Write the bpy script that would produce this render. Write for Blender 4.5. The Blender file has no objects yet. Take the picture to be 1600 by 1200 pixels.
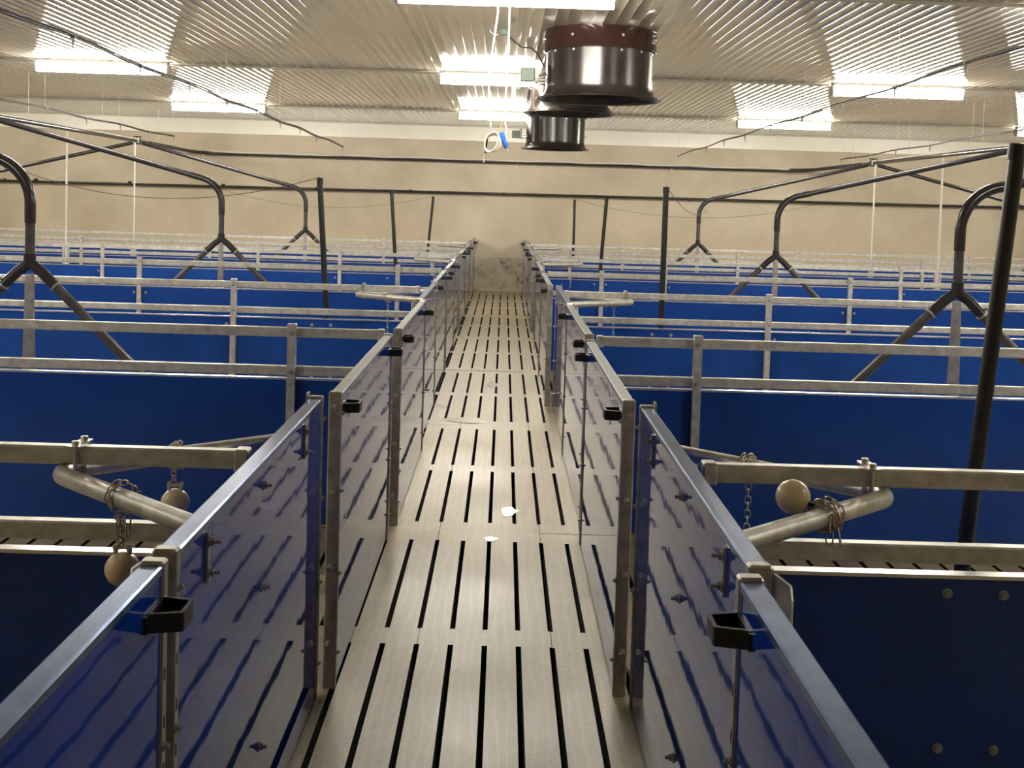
import bpy, math, random
from mathutils import Vector, Matrix
random.seed(7)
S = bpy.context.scene
COL = S.collection

# ------------------------------------------------------------------ camera, world, exposure
H = 1.664                      # eye height
FPX = 1900.0                   # focal length in pixels of a 1600 px wide frame
cam_d = bpy.data.cameras.new('camera')
cam_d.sensor_width = 36.0
cam_d.lens = FPX / 1600.0 * 36.0
cam_d.shift_y = -(600 - 420) / 1600.0   # the photograph is cut from the lower part of a larger frame
cam_d.clip_start = 0.05
cam_d.clip_end = 200
cam = bpy.data.objects.new('camera', cam_d)
COL.objects.link(cam)
R = Matrix(((0.9995329173100362, -0.029589086709499772, -0.0076441586447562725),
            (-0.006096878908072819, 0.05203370792234551, -0.9986267177015805),
            (0.029946206458728537, 0.998206881957618, 0.05182900279941207)))
cam.matrix_world = Matrix.Translation((0, 0, H)) @ R.to_4x4()
S.camera = cam
w = bpy.data.worlds.new('world')
S.world = w
w.use_nodes = True
w.node_tree.nodes['Background'].inputs[0].default_value = (0.9, 0.95, 1, 1)
w.node_tree.nodes['Background'].inputs[1].default_value = 0.0
S.view_settings.view_transform = 'Standard'
S.view_settings.look = 'None'
S.view_settings.exposure = 1.66
S.view_settings.gamma = 1.0
S.view_settings.use_curve_mapping = False
LAMP = 30.0                    # radiance of the lamp diffusers
LAMP_COL = (1.0, 0.94, 0.82)

# ------------------------------------------------------------------ materials
def nt(name):
    m = bpy.data.materials.new(name)
    m.use_nodes = True
    n = m.node_tree
    return m, n, n.nodes['Principled BSDF']

def coords(n, scale, obj=False):
    tc = n.nodes.new('ShaderNodeTexCoord')
    mp = n.nodes.new('ShaderNodeMapping')
    mp.inputs['Scale'].default_value = scale if isinstance(scale, (tuple, list)) else (scale,) * 3
    if obj:
        n.links.new(tc.outputs['Object'], mp.inputs[0])
    else:
        g = n.nodes.new('ShaderNodeNewGeometry')
        n.links.new(g.outputs['Position'], mp.inputs[0])
    return mp.outputs[0]

def noise(n, vec, scale, detail=4, rough=.55, dist=0.0):
    t = n.nodes.new('ShaderNodeTexNoise')
    t.inputs['Scale'].default_value = scale
    t.inputs['Detail'].default_value = detail
    t.inputs['Roughness'].default_value = rough
    t.inputs['Distortion'].default_value = dist
    n.links.new(vec, t.inputs['Vector'])
    return t.outputs['Fac']

def ramp(n, fac, stops):
    r = n.nodes.new('ShaderNodeValToRGB')
    e = r.color_ramp.elements
    e[0].position, e[0].color = stops[0][0], (*stops[0][1], 1)
    e[1].position, e[1].color = stops[-1][0], (*stops[-1][1], 1)
    for p, c in stops[1:-1]:
        k = e.new(p)
        k.color = (*c, 1)
    n.links.new(fac, r.inputs[0])
    return r.outputs[0]

def mixc(n, a, b, fac, mode='MIX'):
    x = n.nodes.new('ShaderNodeMix')
    x.data_type = 'RGBA'
    x.blend_type = mode
    if isinstance(fac, float):
        x.inputs[0].default_value = fac
    else:
        n.links.new(fac, x.inputs[0])
    for i, v in ((6, a), (7, b)):
        if isinstance(v, tuple):
            x.inputs[i].default_value = (*v, 1)
        else:
            n.links.new(v, x.inputs[i])
    return x.outputs[2]

def bump(n, bs, h, strength, dist=.01):
    b = n.nodes.new('ShaderNodeBump')
    b.inputs['Strength'].default_value = strength
    b.inputs['Distance'].default_value = dist
    n.links.new(h, b.inputs['Height'])
    n.links.new(b.outputs[0], bs.inputs['Normal'])

def simple(name, c, rough=.5, metal=0.0, vary=.12, scale=30, bmp=0.0, ior=1.5):
    m, n, b = nt(name)
    v = coords(n, 1.0)
    f = noise(n, v, scale, 5)
    lo = tuple(x * (1 - vary) for x in c)
    hi = tuple(min(1, x * (1 + vary)) for x in c)
    n.links.new(ramp(n, f, [(.3, lo), (.7, hi)]), b.inputs['Base Color'])
    b.inputs['Roughness'].default_value = rough
    b.inputs['Metallic'].default_value = metal
    b.inputs['IOR'].default_value = ior
    if bmp:
        bump(n, b, f, bmp, .004)
    return m

M = {}
# glossy blue plastic board
def blue(name, c, rough, wave, ior=1.5, scuff=.25):
    m, n, b = nt(name)
    v = coords(n, 1.0)
    f = noise(n, v, 3.0, 3)
    col = ramp(n, f, [(.3, tuple(x * .88 for x in c)), (.7, tuple(x * 1.12 for x in c))])
    v2 = coords(n, (1, 1, 1))
    f2 = noise(n, v2, 55, 6, .7)
    sc = ramp(n, f2, [(.70, (0, 0, 0)), (.80, (1, 1, 1))])
    col = mixc(n, col, tuple(min(1, x * 2.0 + .02) for x in c), sc if False else ramp(n, f2, [(.69, (0, 0, 0)), (.85, (scuff,) * 3)]))
    n.links.new(col, b.inputs['Base Color'])
    b.inputs['Roughness'].default_value = rough
    b.inputs['IOR'].default_value = ior
    bump(n, b, noise(n, coords(n, (1.0, 1.2, 2.2)), 3.2, 2), wave, .02)
    return m
M['blue'] = blue('aisle_board_blue', (.006, .040, .30), .035, .024, 1.33)
M['blue_pen'] = blue('pen_board_blue', (.006, .052, .285), .25, .05)
M['blue_cap'] = simple('blue_filmed_cap', (.15, .225, .42), .22, .75, .25, 9)
M['alu'] = simple('aluminium', (.44, .47, .51), .26, .85, .12, 14)
M['edge'] = simple('bright_edge_strip', (.78, .78, .76), .22, .8, .06, 10)

def galv(name, c, rough):
    m, n, b = nt(name)
    v = coords(n, 1.0)
    a = noise(n, v, 22, 5, .6)
    s = noise(n, coords(n, (1, 1, 1)), 90, 3)
    base = ramp(n, a, [(.3, tuple(x * .72 for x in c)), (.7, tuple(min(1, x * 1.18) for x in c))])
    base = mixc(n, base, (.30, .26, .20), ramp(n, s, [(.62, (0, 0, 0)), (.8, (.35,) * 3)]))
    n.links.new(base, b.inputs['Base Color'])
    b.inputs['Metallic'].default_value = .6
    n.links.new(ramp(n, a, [(.2, (rough - .08,) * 3), (.8, (rough + .12,) * 3)]), b.inputs['Roughness'])
    bump(n, b, s, .12, .002)
    return m
M['galv'] = galv('galvanised_steel', (.62, .61, .57), .36)
M['steel'] = galv('post_steel', (.42, .39, .35), .32)
M['white_paint'] = simple('white_pipe', (.72, .70, .64), .4, 0, .06, 20)
M['black_plastic'] = simple('black_plastic', (.010, .010, .011), .38, 0, .2, 40)
M['pvc_dark'] = simple('dark_pvc_pipe', (.035, .032, .036), .20, 0, .2, 12)
M['pvc_grey'] = simple('grey_pvc_pipe', (.08, .077, .077), .24, 0, .2, 12)
M['pole'] = simple('dark_pole', (.022, .022, .020), .34, .2, .25, 12)
M['ball'] = simple('cream_rubber', (.76, .61, .36), .30, 0, .10, 26)
M['chain'] = simple('rusty_chain', (.48, .41, .32), .36, .75, .35, 60)
M['chain_dark'] = simple('shackle_black', (.02, .02, .02), .4, .3, .1, 30)
M['clamp'] = simple('bolt_zinc', (.55, .52, .46), .32, .8, .15, 50)
M['bolt_dull'] = simple('bolt_dull', (.33, .33, .32), .5, .3, .15, 50)
M['fan'] = simple('fan_brown_black', (.030, .022, .020), .22, 0, .35, 5, .03)
M['fan_collar'] = simple('fan_collar_red_brown', (.042, .018, .015), .20, 0, .25, 5, .03)
M['box_green'] = simple('actuator_green_grey', (.24, .30, .25), .5, 0, .06, 30)
M['cord_white'] = simple('white_cord', (.75, .70, .62), .5, 0, .05, 30)
M['cord_orange'] = simple('orange_cord', (.60, .36, .16), .5, 0, .08, 30)
M['plug_blue'] = simple('plug_blue', (.03, .16, .62), .35, 0, .1, 30)
M['lamp_housing'] = simple('lamp_housing', (.30, .29, .29), .5, 0, .04, 20)
M['conduit'] = simple('conduit_white', (.60, .56, .47), .4, 0, .05, 20)
M['band'] = simple('white_band', (.90, .87, .76), .35, 0, .03, 2)
M['wire'] = simple('thin_wire', (.05, .045, .04), .6, 0, .1, 20)
M['puddle'] = simple('water', (.66, .60, .50), .16, 0, .05, 8)
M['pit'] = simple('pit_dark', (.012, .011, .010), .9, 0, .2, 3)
M['hole_shade'] = simple('slot_shade', (.010, .010, .010), .9, 0, .1, 3)  # near-black, painted shade for slots and holes that are not cut

def lamp():
    m, n, b = nt('lamp_diffuser')
    b.inputs['Base Color'].default_value = (.9, .9, .9, 1)
    b.inputs['Emission Color'].default_value = (*LAMP_COL, 1)
    b.inputs['Emission Strength'].default_value = LAMP
    return m
M['lamp'] = lamp()

def concrete_floor():
    m, n, b = nt('slatted_concrete')
    v = coords(n, 1.0)
    big = noise(n, v, 1.1, 5, .6)
    fine = noise(n, v, 60, 6, .7)
    g = n.nodes.new('ShaderNodeObjectInfo')
    base = ramp(n, big, [(.26, (.275, .222, .130)), (.48, (.375, .312, .192)), (.74, (.475, .40, .258))])
    base = mixc(n, base, (.25, .20, .13), ramp(n, fine, [(.46, (0, 0, 0)), (.74, (.7,) * 3)]))
    mid = noise(n, coords(n, (3.0, 1.2, 1)), 3.5, 6, .7, .8)
    base = mixc(n, base, (.27, .215, .14), ramp(n, mid, [(.50, (0, 0, 0)), (.72, (.5,) * 3)]))
    # trowel swirls
    wv = n.nodes.new('ShaderNodeTexWave')
    wv.inputs['Scale'].default_value = 4.5
    wv.inputs['Distortion'].default_value = 7
    wv.inputs['Detail'].default_value = 2.5
    wv.inputs['Detail Scale'].default_value = 1.0
    n.links.new(coords(n, (1.7, .35, 1)), wv.inputs['Vector'])
    base = mixc(n, base, (.62, .52, .36), ramp(n, wv.outputs['Fac'], [(.72, (0, 0, 0)), (1.0, (.13,) * 3)]))
    # each slab a little different
    val = n.nodes.new('ShaderNodeMapRange')
    val.inputs['To Min'].default_value = .90
    val.inputs['To Max'].default_value = 1.06
    n.links.new(g.outputs['Random'], val.inputs['Value'])
    base = mixc(n, base, val.outputs[0], 1.0, 'MULTIPLY')
    n.links.new(base, b.inputs['Base Color'])
    n.links.new(ramp(n, big, [(.3, (.34,) * 3), (.7, (.50,) * 3)]), b.inputs['Roughness'])
    bump(n, b, fine, .12, .003)
    return m
M['floor'] = concrete_floor()

def wall_mat():
    m, n, b = nt('plastered_concrete')
    v = coords(n, 1.0)
    big = noise(n, v, .8, 6, .6)
    base = ramp(n, big, [(.28, (.46, .39, .28)), (.5, (.56, .485, .36)), (.74, (.66, .585, .45))])
    fine = noise(n, v, 14, 5, .65)
    base = mixc(n, base, (.44, .375, .275), ramp(n, fine, [(.55, (0, 0, 0)), (.78, (.5,) * 3)]))
    sep = n.nodes.new('ShaderNodeSeparateXYZ')
    g = n.nodes.new('ShaderNodeNewGeometry')
    n.links.new(g.outputs['Position'], sep.inputs[0])
    # grey washed base with dark dung marks low on the wall (stains that belong to the wall)
    lo = n.nodes.new('ShaderNodeMapRange')
    lo.inputs['From Min'].default_value = .622
    lo.inputs['From Max'].default_value = .645
    lo.inputs['To Min'].default_value = 1
    lo.inputs['To Max'].default_value = 0
    n.links.new(sep.outputs['Z'], lo.inputs['Value'])
    st = noise(n, coords(n, (1.4, 1, 2.2)), 2.4, 8, .75, .6)
    stain = ramp(n, st, [(.42, (.56, .485, .365)), (.56, (.44, .375, .27)), (.65, (.12, .10, .07))])
    base = mixc(n, base, stain, lo.outputs[0])
    n.links.new(base, b.inputs['Base Color'])
    b.inputs['Roughness'].default_value = .62
    bump(n, b, fine, .15, .004)
    return m
M['wall'] = wall_mat()

def ceiling_mat():
    m, n, b = nt('ceiling_sheet')
    v = coords(n, 1.0)
    f = noise(n, v, .9, 3)
    g = n.nodes.new('ShaderNodeObjectInfo')
    base = ramp(n, f, [(.3, (.64, .59, .485)), (.7, (.68, .63, .52))])
    val = n.nodes.new('ShaderNodeMapRange')
    val.inputs['To Min'].default_value = .95
    val.inputs['To Max'].default_value = 1.04
    n.links.new(g.outputs['Random'], val.inputs['Value'])
    base = mixc(n, base, val.outputs[0], 1.0, 'MULTIPLY')
    n.links.new(base, b.inputs['Base Color'])
    b.inputs['Roughness'].default_value = .06
    b.inputs['IOR'].default_value = 1.5
    return m
M['ceiling'] = ceiling_mat()

# ------------------------------------------------------------------ mesh helpers
class MB:
    """collects shapes, builds ONE mesh object"""
    def __init__(self):
        self.v, self.f, self.sm = [], [], []

    def add(self, vs, fs, smooth=False):
        o = len(self.v)
        self.v += [tuple(p) for p in vs]
        self.f += [tuple(i + o for i in q) for q in fs]
        self.sm += [smooth] * len(fs)
        return self

    def box(self, x0, x1, y0, y1, z0, z1):
        if x0 > x1: x0, x1 = x1, x0
        if y0 > y1: y0, y1 = y1, y0
        vs = [(x0, y0, z0), (x1, y0, z0), (x1, y1, z0), (x0, y1, z0), (x0, y0, z1), (x1, y0, z1), (x1, y1, z1), (x0, y1, z1)]
        return self.add(vs, [(3, 2, 1, 0), (4, 5, 6, 7), (0, 1, 5, 4), (1, 2, 6, 5), (2, 3, 7, 6), (3, 0, 4, 7)])

    def bbox(self, x0, x1, y0, y1, z0, z1, c):
        """box with chamfered top edges and upright corners"""
        if x0 > x1: x0, x1 = x1, x0
        if y0 > y1: y0, y1 = y1, y0
        def ring(i, z):
            return [(x0 + i, y0 + c, z), (x0 + c, y0 + i, z), (x1 - c, y0 + i, z), (x1 - i, y0 + c, z),
                    (x1 - i, y1 - c, z), (x1 - c, y1 - i, z), (x0 + c, y1 - i, z), (x0 + i, y1 - c, z)]
        top = [(x0 + c, y0 + c, z1), (x0 + c, y0 + c, z1), (x1 - c, y0 + c, z1), (x1 - c, y0 + c, z1),
               (x1 - c, y1 - c, z1), (x1 - c, y1 - c, z1), (x0 + c, y1 - c, z1), (x0 + c, y1 - c, z1)]
        vs = ring(0, z0) + ring(0, z1 - c) + top
        fs = [tuple(range(7, -1, -1)), (16, 18, 20, 22)]
        for k in range(8):
            j = (k + 1) % 8
            fs.append((k, j, 8 + j, 8 + k))
            if k % 2 == 0:
                fs.append((8 + k, 8 + j, 16 + k))
            else:
                fs.append((8 + k, 8 + j, 16 + j, 16 + k))
        return self.add(vs, fs)

    def prism(self, prof, y0, y1):
        """closed x,z outline swept along y"""
        n = len(prof)
        a = sum(prof[i][0] * prof[(i + 1) % n][1] - prof[(i + 1) % n][0] * prof[i][1] for i in range(n))
        if a < 0:
            prof = prof[::-1]
        vs = [(x, y0, z) for x, z in prof] + [(x, y1, z) for x, z in prof]
        fs = [tuple(range(n)), tuple(range(2 * n - 1, n - 1, -1))]
        for k in range(n):
            j = (k + 1) % n
            fs.append((j, k, n + k, n + j))
        return self.add(vs, fs)

    def tube(self, pts, r, seg=10, caps=True, smooth=True):
        P = [Vector(p) for p in pts]
        rs = r if isinstance(r, (list, tuple)) else [r] * len(P)
        T = []
        for i in range(len(P)):
            a = P[max(i - 1, 0)]
            b = P[min(i + 1, len(P) - 1)]
            T.append((b - a).normalized())
        up = Vector((0, 0, 1)) if abs(T[0].z) < .9 else Vector((0, 1, 0))
        nrm = (up - up.dot(T[0]) * T[0]).normalized()
        vs = []
        for i, p in enumerate(P):
            nrm = (nrm - nrm.dot(T[i]) * T[i]).normalized()
            bi = T[i].cross(nrm)
            for k in range(seg):
                t = 2 * math.pi * k / seg
                vs.append(p + (nrm * math.cos(t) + bi * math.sin(t)) * rs[i])
        fs = []
        for i in range(len(P) - 1):
            for k in range(seg):
                j = (k + 1) % seg
                fs.append((i * seg + k, i * seg + j, (i + 1) * seg + j, (i + 1) * seg + k))
        self.add(vs, fs, smooth)
        if caps:
            o = len(P) - 1
            self.add(vs[:seg], [tuple(range(seg - 1, -1, -1))])
            self.add(vs[o * seg:], [tuple(range(seg))])
        return self

    def loop(self, pts, r, seg=6):
        """closed tube"""
        P = [Vector(p) for p in pts]
        n = len(P)
        c = sum(P, Vector()) / n
        nz = (P[1] - P[0]).cross(P[2] - P[1])
        for i in range(n):
            q = (P[(i + 1) % n] - P[i]).cross(P[(i + 2) % n] - P[(i + 1) % n])
            if q.length > nz.length:
                nz = q
        nz.normalize()
        vs = []
        for i in range(n):
            t = (P[(i + 1) % n] - P[i - 1]).normalized()
            o = t.cross(nz)
            for k in range(seg):
                a = 2 * math.pi * k / seg
                vs.append(P[i] + (o * math.cos(a) + nz * math.sin(a)) * r)
        fs = []
        for i in range(n):
            m = (i + 1) % n
            for k in range(seg):
                j = (k + 1) % seg
                fs.append((i * seg + k, i * seg + j, m * seg + j, m * seg + k))
        return self.add(vs, fs, True)

    def sphere(self, c, r, seg=24, rings=14):
        vs, fs = [], []
        vs.append((c[0], c[1], c[2] + r))
        for i in range(1, rings):
            a = math.pi * i / rings
            for k in range(seg):
                b = 2 * math.pi * k / seg
                vs.append((c[0] + r * math.sin(a) * math.cos(b), c[1] + r * math.sin(a) * math.sin(b), c[2] + r * math.cos(a)))
        vs.append((c[0], c[1], c[2] - r))
        for k in range(seg):
            fs.append((0, 1 + k, 1 + (k + 1) % seg))
        for i in range(rings - 2):
            for k in range(seg):
                j = (k + 1) % seg
                fs.append((1 + i * seg + k, 1 + (i + 1) * seg + k, 1 + (i + 1) * seg + j, 1 + i * seg + j))
        o = 1 + (rings - 2) * seg
        for k in range(seg):
            fs.append((o + k, len(vs) - 1, o + (k + 1) % seg))
        return self.add(vs, fs, True)

    def lathe(self, prof, c, seg=56, smooth=True):
        """(radius, z) outline turned about the vertical through c"""
        vs, fs = [], []
        for r, z in prof:
            for k in range(seg):
                a = 2 * math.pi * k / seg
                vs.append((c[0] + r * math.cos(a), c[1] + r * math.sin(a), c[2] + z))
        for i in range(len(prof) - 1):
            for k in range(seg):
                j = (k + 1) % seg
                fs.append((i * seg + k, i * seg + j, (i + 1) * seg + j, (i + 1) * seg + k))
        return self.add(vs, fs, smooth)

    def build(self, name, mat, parent=None):
        me = bpy.data.meshes.new(name)
        me.from_pydata(self.v, [], self.f)
        me.polygons.foreach_set('use_smooth', self.sm)
        me.materials.append(mat)
        me.update()
        o = bpy.data.objects.new(name, me)
        COL.objects.link(o)
        if parent is not None:
            o.parent = parent
        return o


def tag(o, label, cat, group=None):
    o['label'] = label
    o['category'] = cat
    if group:
        o['group'] = group
    return o

def thing(name, loc, label, cat, group=None):
    o = bpy.data.objects.new(name, None)
    COL.objects.link(o)
    o.location = loc
    o.empty_display_size = .1
    return tag(o, label, cat, group)

def struct(o):
    o['kind'] = 'structure'
    return o

KIDS = {}
def dup(o, parent=None, loc=None):
    c = o.copy()
    COL.objects.link(c)
    if parent is not None:
        c.parent = parent
    if loc is not None:
        c.location = loc
    for ch in [x for x in o.children]:
        dup(ch, c)
    return c

def arc(c, r, a0, a1, n, u, v):
    """points of an arc about c in the plane u,v"""
    c, u, v = Vector(c), Vector(u), Vector(v)
    return [c + (u * math.cos(a0 + (a1 - a0) * i / n) + v * math.sin(a0 + (a1 - a0) * i / n)) * r for i in range(n + 1)]

def hexbolt(mb, p, d, r, length, shank=None):
    """hex head (and threaded end) standing off a face along d"""
    p, d = Vector(p), Vector(d).normalized()
    mb.tube([p, p + d * .003], r * 1.45, 10, True, False)
    mb.tube([p + d * .003, p + d * (.003 + r * .9)], r, 6, True, False)
    if length > .003 + r * .9:
        mb.tube([p, p + d * length], shank or r * .5, 6, True, False)
    return mb

# ------------------------------------------------------------------ room shell
XW, Y0, Y1W, ZC = 12.6, -6.0, 24.0, 3.2
ZF = -.035                      # top of the slats
struct(MB().box(-XW - .2, XW + .2, Y1W, Y1W + .2, -1, ZC + .1).build('wall_far', M['wall']))
struct(MB().box(-XW - .2, XW + .2, Y0 - .2, Y0, -1, ZC + .1).build('wall_rear', M['wall']))
struct(MB().box(-XW - .2, -XW, Y0, Y1W, -1, ZC + .1).build('wall_left', M['wall']))
struct(MB().box(XW, XW + .2, Y0, Y1W, -1, ZC + .1).build('wall_right', M['wall']))

# floor: a dark pit under slatted concrete slabs
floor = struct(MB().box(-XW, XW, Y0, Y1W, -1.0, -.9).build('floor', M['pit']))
PIT, SL, SW = .1307, 3.07, .5228
def slab_bm(mb, ox, oy, bevel=.004):
    h, g = .0105, .0012
    zs = (-.10 + ZF, ZF)
    for a, b in ((g, .178), (1.431, 1.608), (2.89, SL - g)):
        mb.box(ox + g, ox + SW - g, oy + a, oy + b, *zs)
    for a, b in ((.178, 1.431), (1.608, 2.89)):
        for k in range(4):
            mb.box(ox + k * PIT + h, ox + (k + 1) * PIT - h, oy + a, oy + b, *zs)
    return mb
XS0 = -.289 - 17 * SW
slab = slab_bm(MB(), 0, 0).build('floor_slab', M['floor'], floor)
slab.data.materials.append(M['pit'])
slab.data.polygons.foreach_set('material_index', [0 if abs(p.normal.z) > .5 else 1 for p in slab.data.polygons])  # near-black slab sides paint the shade inside the slots
first = True
for r in range(8):
    for c in range(36):
        y = 3.18 + (r - 1) * SL
        if y > Y1W - .1:
            continue
        o = slab if first else slab.copy()
        if not first:
            COL.objects.link(o)
        first = False
        o.location = (XS0 + c * SW, y, random.uniform(-.0015, .0015))
mb = MB()
for r in range(-3, 8):
    y = 3.18 + (r - 1) * SL
    if y + SL < Y0:
        continue
    for c in list(range(-7, 0)) + list(range(36, 43)) if r >= 0 else range(-7, 43):
        x = XS0 + c * SW
        if x < -XW - .2 or x + SW > XW + .2:
            continue
        slab_bm(mb, x, y)
st = mb.build('outer_slabs', M['floor'], floor)
st['kind'] = 'stuff'

# ceiling: ribbed sheets, ribs along the house
ceil = struct(MB().box(-XW - .1, XW + .1, Y0 - .1, Y1W + .1, ZC + .02, ZC + .12).build('ceiling', M['ceiling']))
ROWS = [2.85, 8.55, 14.2, 19.95]
def ceil_sheet(length):
    mb = MB()
    W, pitch, n = 1.0, .1, 10
    prof = [(0.0015, 0.016), (0.0015, 0.0)]
    def rib(cx):
        hw, hh = .006, .0022
        pts = []
        for i in range(9):
            t = i / 8
            pts.append((cx - hw + 2 * hw * t, -hh * math.sin(math.pi * t) ** 1.3))
        return pts
    top = []
    for k in range(n):
        top += rib(.05 + k * pitch)
    line = [(.0015, 0)] + top + [(W - .0015, 0)]
    vs, fs = [], []
    for x, z in line:
        vs += [(x, .004, z), (x, length - .004, z)]
    for i in range(len(line) - 1):
        fs.append((2 * i, 2 * i + 1, 2 * i + 3, 2 * i + 2))
    mb.add(vs, fs, True)
    for x in (.0015, W - .0015):
        mb.add([(x, .004, 0), (x, length - .004, 0), (x, length - .004, .018), (x, .004, .018)], [(0, 1, 2, 3)])
    for y in (.004, length - .004):
        mb.add([(.0015, y, 0), (W - .0015, y, 0), (W - .0015, y, .018), (.0015, y, .018)], [(0, 1, 2, 3)])
    return mb
cache = {}
edges = [-6.0, -2.8, 2.85, 8.55, 14.2, 19.95, Y1W]
for i in range(len(edges) - 1):
    L = round(edges[i + 1] - edges[i], 3)
    for c in range(26):
        x = -13.0 + .12 + c * 1.0
        if L not in cache:
            o = cache[L] = ceil_sheet(L).build('ceiling_panel', M['ceiling'], ceil)
        else:
            o = cache[L].copy()
            COL.objects.link(o)
        o.location = (x, edges[i], ZC)

# white boxed beam at the top of the far wall and the thin cover strip over it
band = struct(MB().box(-XW, XW, Y1W - .06, Y1W + .01, 2.907, 3.178).build('trim_1', M['band']))
struct(MB().box(-XW, XW, Y1W - .10, Y1W + .01, 3.178, 3.20).build('trim_2', M['conduit']))
# low upstand of rougher concrete at the foot of the far wall
struct(MB().box(-XW, XW, Y1W - .02, Y1W + .01, -.1, .632).build('baseboard_far', M['wall']))

# ------------------------------------------------------------------ lamps
def make_lamp():
    t = thing('strip_light', (0, 0, ZC), '', 'lamp')
    L = .765
    MB().prism([(-.045, 0), (.045, 0), (.05, -.035), (-.05, -.035)], -L, L).build('housing', M['lamp_housing'], t)
    MB().prism([(-.05, -.036), (.05, -.036), (.047, -.085), (.034, -.145), (-.034, -.145), (-.047, -.085)], -L + .015, L - .015).build('diffuser', M['lamp'], t)
    for s in (-1, 1):
        MB().prism([(-.052, -.034), (.052, -.034), (.050, -.087), (.036, -.148), (-.036, -.148), (-.050, -.087)], s * L - .014, s * L + .014).build('end_cap', M['lamp_housing'], t)
    return t
proto = make_lamp()
used = False
XL = [-9.3, -4.70, -.03, 4.53, 9.1]
xn = ['by the left wall', 'over the left pens', 'over the aisle', 'over the right pens', 'by the right wall']
yn = ['in the row over the viewer', 'in the nearest row in view', 'in the middle row', 'in the row nearest the far wall']
for j, y in enumerate(ROWS):
    for i, x in enumerate(XL):
        if j == 0 and i == 2:
            continue           # lamp over the aisle left out of this unseen row to darken the near floor
        t = proto if not used else dup(proto)
        used = True
        t.location = (x, y, ZC - .002)
        t.rotation_euler = (0, 0, math.pi / 2)
        tag(t, 'glowing strip light on ceiling %s, %s' % (xn[i], yn[j]), 'lamp', 'strip lights on the ceiling')
for j, y in enumerate(ROWS):
    t = thing('cable_conduit', (0, y + .078, ZC - .012), 'thin white cable conduit along the lamp row, %s' % yn[j], 'conduit', 'conduits along the lamp rows')
    MB().tube([(-XW + .05, 0, -.010), (XW - .05, 0, -.010)], .013, 8).build('tube', M['conduit'], t)
    MB().box(-XW + .05, XW - .05, .05, .13, -.004, .012).build('cover_strip', M['conduit'], t)

# ------------------------------------------------------------------ aisle panels
def strap_handle(parent, y, zc, a, x):
    """black strap loop: two arms and an outer bar, standing off the aisle face"""
    mb = MB()
    d, l, h, tk = .062, .105, .034, .007
    xo = x + a * d
    out = [(0, -l / 2), (d * .96, -l * .36), (d, -l * .30), (d, l * .30), (d * .96, l * .36), (0, l / 2)]
    inn = [(0, -l / 2 + tk * 1.3), (d - tk - .004, -l * .29), (d - tk, -l * .26), (d - tk, l * .26), (d - tk - .004, l * .29), (0, l / 2 - tk * 1.3)]
    vs, fs = [], []
    for (p, q), (m, n) in zip(out, inn):
        vs += [(x + a * p, y + q, zc - h / 2), (x + a * p, y + q, zc + h / 2), (x + a * m, y + n, zc + h / 2), (x + a * m, y + n, zc - h / 2)]
    for i in range(len(out) - 1):
        b, c = 4 * i, 4 * i + 4
        for k in range(4):
            j = (k + 1) % 4
            fs.append((b + k, b + j, c + j, c + k))
    fs += [(0, 1, 2, 3), (20, 23, 22, 21)]
    mb.add(vs, fs)
    # mounting foot
    mb.box(x - a * .001, x + a * .006, y - l / 2 - .012, y + l / 2 + .012, zc - h * .45, zc + h * .45)
    return mb.build('handle', M['black_plastic'], parent)

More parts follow.
